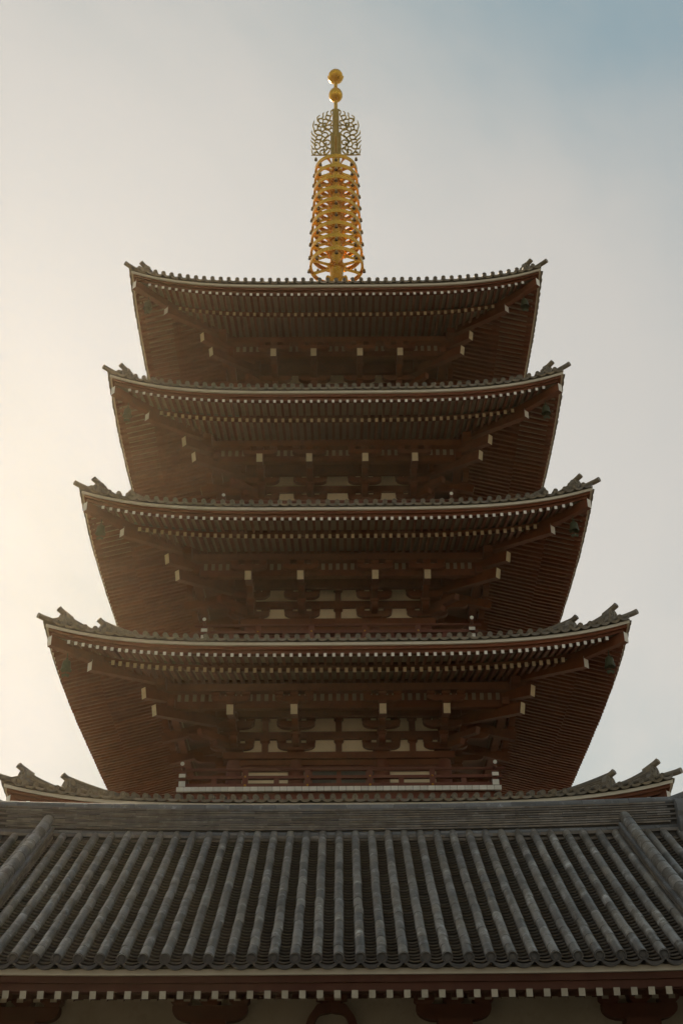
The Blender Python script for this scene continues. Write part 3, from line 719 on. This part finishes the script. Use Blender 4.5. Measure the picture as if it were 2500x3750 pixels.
b = MB(); b.tube([(0, 0, -.02), (0, 0, -.50)], .008, 6); b.prism([(-.12, -.46), (-.09, -.56), (0, -.50), (.09, -.56), (.12, -.46), (0, -.42)], -.006, .006); bell_clap = b.mesh('bell_clapper', VERD)
for k in range(2, 6):
    for sx in (-1, 1):
        a = HW[k]-.60
        t = thing('wind_bell', f'green bronze wind bell hanging under the {"left" if sx < 0 else "right"} corner of the {TOPN[k]} visible roof' if False else
                  f'green bronze wind bell under the {"left" if sx < 0 else "right"} front corner of the {TOPN[k]} pagoda roof', 'bell', (sx*a, -a, HM[k]-.20), 'wind bells under the roof corners')
        put('bell_body', bell_body, t); put('bell_hook', bell_hook, t); put('bell_clapper', bell_clap, t)

# ================================================================== GATE BUILDING IN FRONT
GX = 0.0
GATE_Y = -19.22
gate = thing('gate_building', 'low gate building with grey tiled gable roof standing in front of the pagoda', 'building', (GX, GATE_Y, 0))
# all coordinates below are local to the gate: y = 0 under the ridge, -y towards the camera
YE, ZE = -24.47-GATE_Y, 4.16+1.6       # centre of the eave end discs
YR, ZR = -19.30-GATE_Y, 7.56+1.6
PITCH = .2993; X0 = .0395-GX
ROWS = [X0+PITCH*i for i in range(-22, 22)]
XEND = 6.75
def gz(y):
    u = (y-YE)/(YR-YE); return ZE + (ZR-ZE)*u - .26*u*(1-u)
def glift(x): return .10*(x/6.5)**4
rl = 0.0
gr = MB()
for sgn in (1, -1):
    vs = []; fs = []; NY, NX = 12, 20
    for j in range(NY+1):
        y = YE+.02+(YR-YE)*j/NY*1.0
        for i in range(NX+1):
            x = -XEND+2*XEND*i/NX; vs.append((x, y if sgn > 0 else -y, gz(y)-.115+glift(x)*(1-j/NY)))
    for j in range(NY):
        for i in range(NX):
            q = (j*(NX+1)+i, j*(NX+1)+i+1, (j+1)*(NX+1)+i+1, (j+1)*(NX+1)+i); fs.append(q if sgn > 0 else q[::-1])
    gr.add(vs, fs, 0)
groof = put('roof', gr.mesh('gate_roof', TILED), gate, label='grey tiled gable roof of the gate building')
# --- cover tiles
SLEN = math.hypot(YR-YE, ZR-ZE); NC = 17
def slope_pt(s):
    y = YE + (YR-YE)*s; return y, gz(y)
cover_me = []; cover_mb = []
for j in range(NC):
    s0, s1 = j/NC, (j+1)/NC+.004
    b = MB(); ya, za = slope_pt(s0); yb, zb_ = slope_pt(s1)
    d = Vector((0, yb-ya, zb_-za)).normalized(); nrm = Vector((0, -d.z, d.y)); n = 9
    vs = []
    for t, r in ((0, .066), (.0, .0735), (.9, .0715), (.93, .0700), (1.0, .0695)):
        c = Vector((0, ya+(yb-ya)*t, za+(zb_-za)*t))
        for i in range(n):
            a = math.pi*(-.12 + 1.24*i/(n-1)); vs.append(c + Vector((1, 0, 0))*r*math.cos(a) + nrm*r*math.sin(a))
    fs = [(q*n+i, q*n+i+1, (q+1)*n+i+1, (q+1)*n+i) for q in range(4) for i in range(n-1)]
    b.add(vs, fs); cover_mb.append(b); cover_me.append(b.mesh('cover_tile', TILEG, smooth=50))
# --- pan tiles
NP = 46; pan_me = []; pan_mb = []
for j in range(NP):
    s0, s1 = j/NP, (j+1.55)/NP
    b = MB(); ya, za = slope_pt(s0); yb, zb_ = slope_pt(min(1.0, s1))
    d = Vector((0, yb-ya, zb_-za)).normalized(); nrm = Vector((0, -d.z, d.y)); n = 7; W = PITCH/2
    vs = []
    for t, up, th in ((0, -.004, -.017), (0, -.004, 0), (1, -.068, 0)):
        for i in range(n):
            u = -1+2*i/(n-1); c = Vector((u*W, ya+(yb-ya)*t, za+(zb_-za)*t)); h = up + th - .052*(1-u*u)
            vs.append(c + nrm*h)
    fs = [(q*n+i, q*n+i+1, (q+1)*n+i+1, (q+1)*n+i) for q in range(2) for i in range(n-1)]
    b.add(vs, fs); pan_mb.append(b); pan_me.append(b.mesh('pan_tile', TILEP, smooth=35))
cst = MB(); pst = MB()
vis = lambda x, j, N: abs(x) < 4.75 + 1.6*j/N
ncov = npan = 0
SUBX = (-5.38+.02, 5.34)
for j in range(NC):
    for x in ROWS:
        if min(abs(x-q) for q in SUBX) < .05: pass
        jit = random.uniform(-.004, .004)
        if vis(x, j, NC) and ncov < 300: put('cover_tile', cover_me[j], groof, M=tr(x+jit*1.6, 0, glift(x)*(1-j/NC)+random.uniform(-.004, .004)) @ rotz(0)); ncov += 1
        else: cst.merge(cover_mb[j], tr(x+jit, 0, glift(x)*(1-j/NC)))
for j in range(NP):
    for x in ROWS:
        xm = x+PITCH/2
        M = tr(xm, 0, glift(xm)*(1-j/NP)+random.uniform(-.003, .003))
        if vis(xm, j, NP) and npan < 300: put('pan_tile', pan_me[j], groof, M=M); npan += 1
        else: pst.merge(pan_mb[j], M)
put('cover_tile', cst.mesh('cover_tile', TILEG, smooth=50), groof, kind='stuff')
put('pan_tile', pst.mesh('pan_tile', TILEP, smooth=35), groof, kind='stuff')
# --- eave end caps and drooping lips
disc = MB(); n = 20; r = .078
prof = [(0, -.004), (r*.5, -.004), (r*.54, .003), (r*.62, .003), (r*.66, -.006), (r*.84, -.006), (r*.87, .006), (r, .006), (r, -.045), (r*.96, -.05)]
vs = [(a*math.cos(2*math.pi*i/n), -y, a*math.sin(2*math.pi*i/n)) for a, y in prof for i in range(n)]
disc.add(vs, [(j*n+i, j*n+(i+1) % n, (j+1)*n+(i+1) % n, (j+1)*n+i) for j in range(len(prof)-1) for i in range(n)])
disc_me = disc.mesh('eave_end_tile', TILED, smooth=35)
lip = MB(); m = 10; vs = []; fs = []
for i in range(m+1):
    u = -1+2*i/m; z = -.03-.062*(1-u*u); d = .055*(1-.55*abs(u)**3)
    for (y, zz) in ((-.012, z-d), (-.012, z), (.35, z+.02), (.02, z-d)): vs.append((u*PITCH/2, y, zz))
for i in range(m):
    for e in range(4):
        e2 = (e+1) % 4; fs.append((i*4+e, (i+1)*4+e, (i+1)*4+e2, i*4+e2))
lip.add(vs, fs); lip_me = lip.mesh('eave_lip_tile', TILED, smooth=40)
for x in ROWS:
    if abs(x) > 5.6: continue
    put('eave_end_tile', disc_me, groof, loc=(x, YE-.012, ZE+glift(x)))
    put('eave_lip_tile', lip_me, groof, loc=(x+PITCH/2, YE+.0, ZE+glift(x)-.005))
# --- eave boards and rafters
def gbox(name, x0, x1, y0, y1, z0, z1, mtl, par, curved=False):
    b = MB()
    if not curved: b.box(x0, x1, y0, y1, z0, z1)
    else:
        vs = []; fs = []; n = 24
        for i in range(n+1):
            x = x0+(x1-x0)*i/n; l = glift(x)
            vs += [(x, y0, z0+l), (x, y0, z1+l), (x, y1, z1+l), (x, y1, z0+l)]
        for i in range(n):
            for e in range(4):
                e2 = (e+1) % 4; fs.append((i*4+e, i*4+e2, (i+1)*4+e2, (i+1)*4+e))
        b.add(vs, fs)
    return put(name, b.mesh(name, mtl), par)
YB = -24.33-GATE_Y
gbox('pale_eave_board', -XEND, XEND, YB, YB+.25, 5.572, 5.652, CREAM, groof, True)
gbox('fascia_board', -XEND, XEND, YB+.05, YB+.27, 5.478, 5.570, DRED, groof, True)
gbox('fascia_board', -XEND, XEND, YB+.09, YB+.27, 5.365, 5.476, DRED, groof, True)
NR = 44; rp = .2395
for i in range(-22, 23):
    x = .018 + rp*i; l = glift(x)
    if abs(x) > 5.3: continue
    b = MB(); y0, y1 = YB+.03, YB+1.25; za, zb_ = 5.262, 5.50
    b.hexa([(x-.044, y0, za+l), (x+.044, y0, za+l), (x+.044, y0, za+.105+l), (x-.044, y0, za+.105+l), (x-.044, y1, zb_+l), (x+.044, y1, zb_+l), (x+.044, y1, zb_+.105+l), (x-.044, y1, zb_+.105+l)], 0, 1)
    put('flying_rafter', b.mesh('flying_rafter', [DRED, SHADED_END]), groof)
    b = MB(); y0, y1 = YB+.92, YB+2.6; za, zb_ = 5.405, 5.98
    b.hexa([(x-.047, y0, za), (x+.047, y0, za), (x+.047, y0, za+.125), (x-.047, y0, za+.125), (x-.047, y1, zb_), (x+.047, y1, zb_), (x+.047, y1, zb_+.125), (x-.047, y1, zb_+.125)], 0, 1)
    put('base_rafter', b.mesh('base_rafter', [DRED, SHADED_PL]), groof)
b = MB(); b.hexa([(-XEND, YB+.12, 5.372), (XEND, YB+.12, 5.372), (XEND, YB+.12, 5.39), (-XEND, YB+.12, 5.39), (-XEND, YB+1.3, 5.612), (XEND, YB+1.3, 5.612), (XEND, YB+1.3, 5.63), (-XEND, YB+1.3, 5.63)])
b.hexa([(-XEND, YB+1.0, 5.56), (XEND, YB+1.0, 5.56), (XEND, YB+1.0, 5.58), (-XEND, YB+1.0, 5.58), (-XEND, YB+2.6, 6.11), (XEND, YB+2.6, 6.11), (XEND, YB+2.6, 6.13), (-XEND, YB+2.6, 6.13)])
put('soffit_board', b.mesh('soffit_board', DRED), groof)
# --- wall, brackets, frog-leg strut
YW = YB+1.65; ZA = 3.625+1.6
gbox('wall', -6.2, 6.2, YW, YW+.2, 0, 6.2, SHADED_PL, gate)
gbox('wall', -6.2, 6.2, -YW-.2, -YW, 0, 6.2, SHADED_PL, gate)
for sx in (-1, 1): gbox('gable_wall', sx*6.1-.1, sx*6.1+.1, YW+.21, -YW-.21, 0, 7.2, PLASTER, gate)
gbox('wall_plate', -6.3, 6.3, YW-.20, YW-.003, ZA-.42, ZA-.16, DRED, gate)
gbox('purlin', -6.3, 6.3, YW-.14, YW-.003, ZA+.345, ZA+.56, DRED, gate)
ga = hijiki(1.10, .225, .2).mesh('bracket_arm', DRED); gm = masu(.30, .12).mesh('bearing_block', DRED); gd = masu(.5, .17).mesh('bearing_block', DRED)
gcol = MB(); gcol.lathe([(.21, 0), (.21, ZA-.43)], 20); gcol_me = gcol.mesh('column', REDP, smooth=40)
for c in (-4.62, -1.86, 1.72, 4.45):
    put('bearing_block', gd, gate, loc=(c, YW-.1, ZA-.17)); put('bracket_arm', ga, gate, loc=(c, YW-.1, ZA))
    for e in (-.43, 0, .43): put('bearing_block', gm, gate, loc=(c+e, YW-.1, ZA+.226))
    put('column', gcol_me, gate, loc=(c, YW-.02, 0))
kx = -.075
half = [(0, .13), (.07, .115), (.16, .10), (.215, .05), (.245, -.02), (.265, -.12), (.40, -.12), (.365, .0), (.33, .10), (.27, .16), (.235, .215), (.20, .245), (.15, .255), (.125, .235), (.12, .262), (.14, .30), (.24, .345), (0, .345)]
poly = half[::-1]
b = MB()
for sg in (1, -1):
    pts = [(sg*x, z) for x, z in half]
    # fan the half outline as quads between inner and outer contour for a clean concave shape
inn = [(0, .13), (.07, .115), (.16, .10), (.215, .05), (.245, -.02), (.265, -.12)]
out = [(0, .26), (.10, .25), (.20, .245), (.27, .16), (.345, .05), (.40, -.12)]
inn = smoothpts(inn, 4); out = smoothpts(out, 4)
for sg in (1, -1):
    vs = []; fs = []
    for y in (-.16, -.02):
        vs += [(sg*x+kx, YW+y, ZA+z) for x, z in inn] + [(sg*x+kx, YW+y, ZA+z) for x, z in out]
    n = len(inn)
    for i in range(n-1):
        fs += [(i, i+1, n+i+1, n+i), (2*n+i+1, 2*n+i, 3*n+i, 3*n+i+1), (i+1, i, 2*n+i, 2*n+i+1), (n+i, n+i+1, 3*n+i+1, 3*n+i)]
    b.add(vs, fs)
b.box(kx-.13, kx+.13, YW-.17, YW-.02, ZA+.24, ZA+.285)
b.merge(masu(.46, .07), tr(kx, YW-.12, ZA+.275))
put('frog_leg_strut', b.mesh('frog_leg_strut', DRED), gate)
# --- main ridge
RZ0 = 7.50+1.6; RX = 6.37
def rlift(x): return .12*(abs(x)/RX)**2.2 if abs(x) > 0 else 0
def rslope(x): return math.copysign(.12*2.2/RX*(abs(x)/RX)**1.2, x) if x else 0
rcore = MB(); vs = []; fs = []; n = 30
for i in range(n+1):
    x = -RX+2*RX*i/n
    for (y, z) in ((-.155, -.35), (-.10, .53), (.10, .53), (.155, -.35)): vs.append((x, y, RZ0+z+rlift(x)))
for i in range(n):
    for e in range(4):
        e2 = (e+1) % 4; fs.append((i*4+e, (i+1)*4+e, (i+1)*4+e2, i*4+e2))
fs += [(0, 1, 2, 3), tuple(n*4+e for e in (3, 2, 1, 0))]
rcore.add(vs, fs); ridge = put('main_ridge', rcore.mesh('main_ridge', TILED), gate, label='stacked tile ridge along the top of the gate roof')
TL = .44; NTL = 29
def course(name, z, h, depth, mtl, offs, round_=False, gap=.004):
    b = MB()
    if round_:
        L = TL/2-gap/2; n = 8; vs = []
        for x in (-L, -L+.02, L-.02, L):
            f = .97 if abs(x) == L else 1
            for i in range(n+1):
                a = math.pi*i/n; vs.append((x, -depth*math.cos(a)*f, h*math.sin(a)*f))
        b.add(vs, [(q*(n+1)+i, q*(n+1)+i+1, (q+1)*(n+1)+i+1, (q+1)*(n+1)+i) for q in range(3) for i in range(n)])
        b.add([(-L, -depth, -.03), (L, -depth, -.03), (L, -depth, 0), (-L, -depth, 0)], [(0, 1, 2, 3)])
    else: b.box(-TL/2+gap/2, TL/2-gap/2, -depth, depth, 0, h)
    me = b.mesh(name, mtl, smooth=40 if round_ else False)
    for i in range(NTL+1):
        x = -RX+TL*(i+offs)
        if x > RX-.1 or x < -RX+.1: continue
        dj = random.uniform(-.006, .006)
        put(name, me, ridge, M=tr(x, dj, RZ0+z+rlift(x)) @ Matrix.Rotation(-math.atan(rslope(x)), 4, 'Y'))
course('ridge_foot_tile', -.075, .055, .20, RIDGE, .5)
course('ridge_band_tile', .0, .085, .195, RIDGEB, .3, True)
for i in range(9):
    course('ridge_tile', .092+i*.0465, .032, .178-.004*i, RIDGE, .5 if i % 2 else 0.02+random.uniform(-.1, .1))
course('ridge_cap_tile', .52, .105, .128, RIDGEB, .4, True)
# plaster infill under the ridge between the cover tiles
gbox('ridge_mortar', -RX, RX, -.19, -.16, RZ0-.30, RZ0-.08, RIDGE, ridge)
# ridge-end ornaments
ro = ornament().mesh('ridge_end_ornament', [RIDGEB], smooth=35)
for sx in (-1, 1):
    put('ridge_end_ornament', ro, ridge, M=tr(sx*(RX+.05), 0, RZ0-.05+rlift(RX)) @ rotz(sx*math.pi/2) @ Matrix.Scale(1.35, 4))
# --- descending ridges
for sx, xr in zip((-1, 1), SUBX):
    b = MB(); n = 24
    pts = []
    for i in range(n+1):
        s = i/n*.985; y, z = slope_pt(s); pts.append((xr, y+.25*(1-s), z+.16*(1-s)*0+.02))
    core = MB(); vs = []; fs = []
    for p in pts:
        for dx, dz in ((-.10, -.05), (-.09, .22), (.09, .22), (.10, -.05)): vs.append((p[0]+dx, p[1], p[2]+dz))
    for i in range(n):
        for e in range(4):
            e2 = (e+1) % 4; fs.append((i*4+e, i*4+e2, (i+1)*4+e2, (i+1)*4+e))
    fs += [(3, 2, 1, 0), tuple(n*4+e for e in range(4))]
    core.add(vs, fs)
    dr = put('descending_ridge', core.mesh('descending_ridge', TILED), gate, label=f'ridge running down the {"left" if sx < 0 else "right"} side of the gate roof slope')
    NS = 15
    for c in range(5):
        z0 = .0+c*.048; hh = .034 if c < 4 else .05; wd = .155-.006*c if c < 4 else .15
        mtl = RIDGE if c < 4 else RIDGEB
        off = 0 if c % 2 else .5
        for i in range(NS+1):
            sa, sb = max(0, (i-off)/NS), min(.985, (i+1-off)/NS)
            if sb-sa < .02: continue
            ya, za = slope_pt(sa); yb, zb_ = slope_pt(sb-.0015); q = MB()
            q.hexa([(xr-wd, ya, za+z0), (xr+wd, ya, za+z0), (xr+wd, ya, za+z0+hh), (xr-wd, ya, za+z0+hh), (xr-wd, yb, zb_+z0), (xr+wd, yb, zb_+z0), (xr+wd, yb, zb_+z0+hh), (xr-wd, yb, zb_+z0+hh)])
            put('slope_ridge_tile', q.mesh('slope_ridge_tile', mtl), dr)
    for i in range(17):
        sa, sb = i/17*.99, (i+1)/17*.99+.003
        ya, za = slope_pt(sa); yb, zb_ = slope_pt(sb); q = MB()
        q.tube([(xr, ya, za+.30), (xr, ya+(yb-ya)*.93, za+(zb_-za)*.93+.30), (xr, yb, zb_+.30)], [.108, .103, .100], 16)
        put('slope_cap_tile', q.mesh('slope_cap_tile', TILEG, smooth=50), dr)
print('objects', len(bpy.data.objects), 'tris', sum(len(o.data.polygons)*2 for o in bpy.data.objects if o.type == 'MESH'))

# ------------------------------------------------------------------ hazy evening air round the whole place
hz = MB(); hz.box(-2010, 2010, -2010, 2010, -1.0, 55.0)
hm_ = bpy.data.materials.new('haze_air'); hm_.use_nodes = True; ht = hm_.node_tree; ht.nodes.clear()
hv = ht.nodes.new('ShaderNodeVolumePrincipled'); ho = ht.nodes.new('ShaderNodeOutputMaterial')
hv.inputs['Color'].default_value = (0.95, 0.78, 0.53, 1); hv.inputs['Density'].default_value = 0.00015; hv.inputs['Anisotropy'].default_value = 0.77
ht.links.new(hv.outputs[0], ho.inputs['Volume'])
put('haze', hz.mesh('haze', hm_), kind='stuff', label='thin warm evening haze in the air')
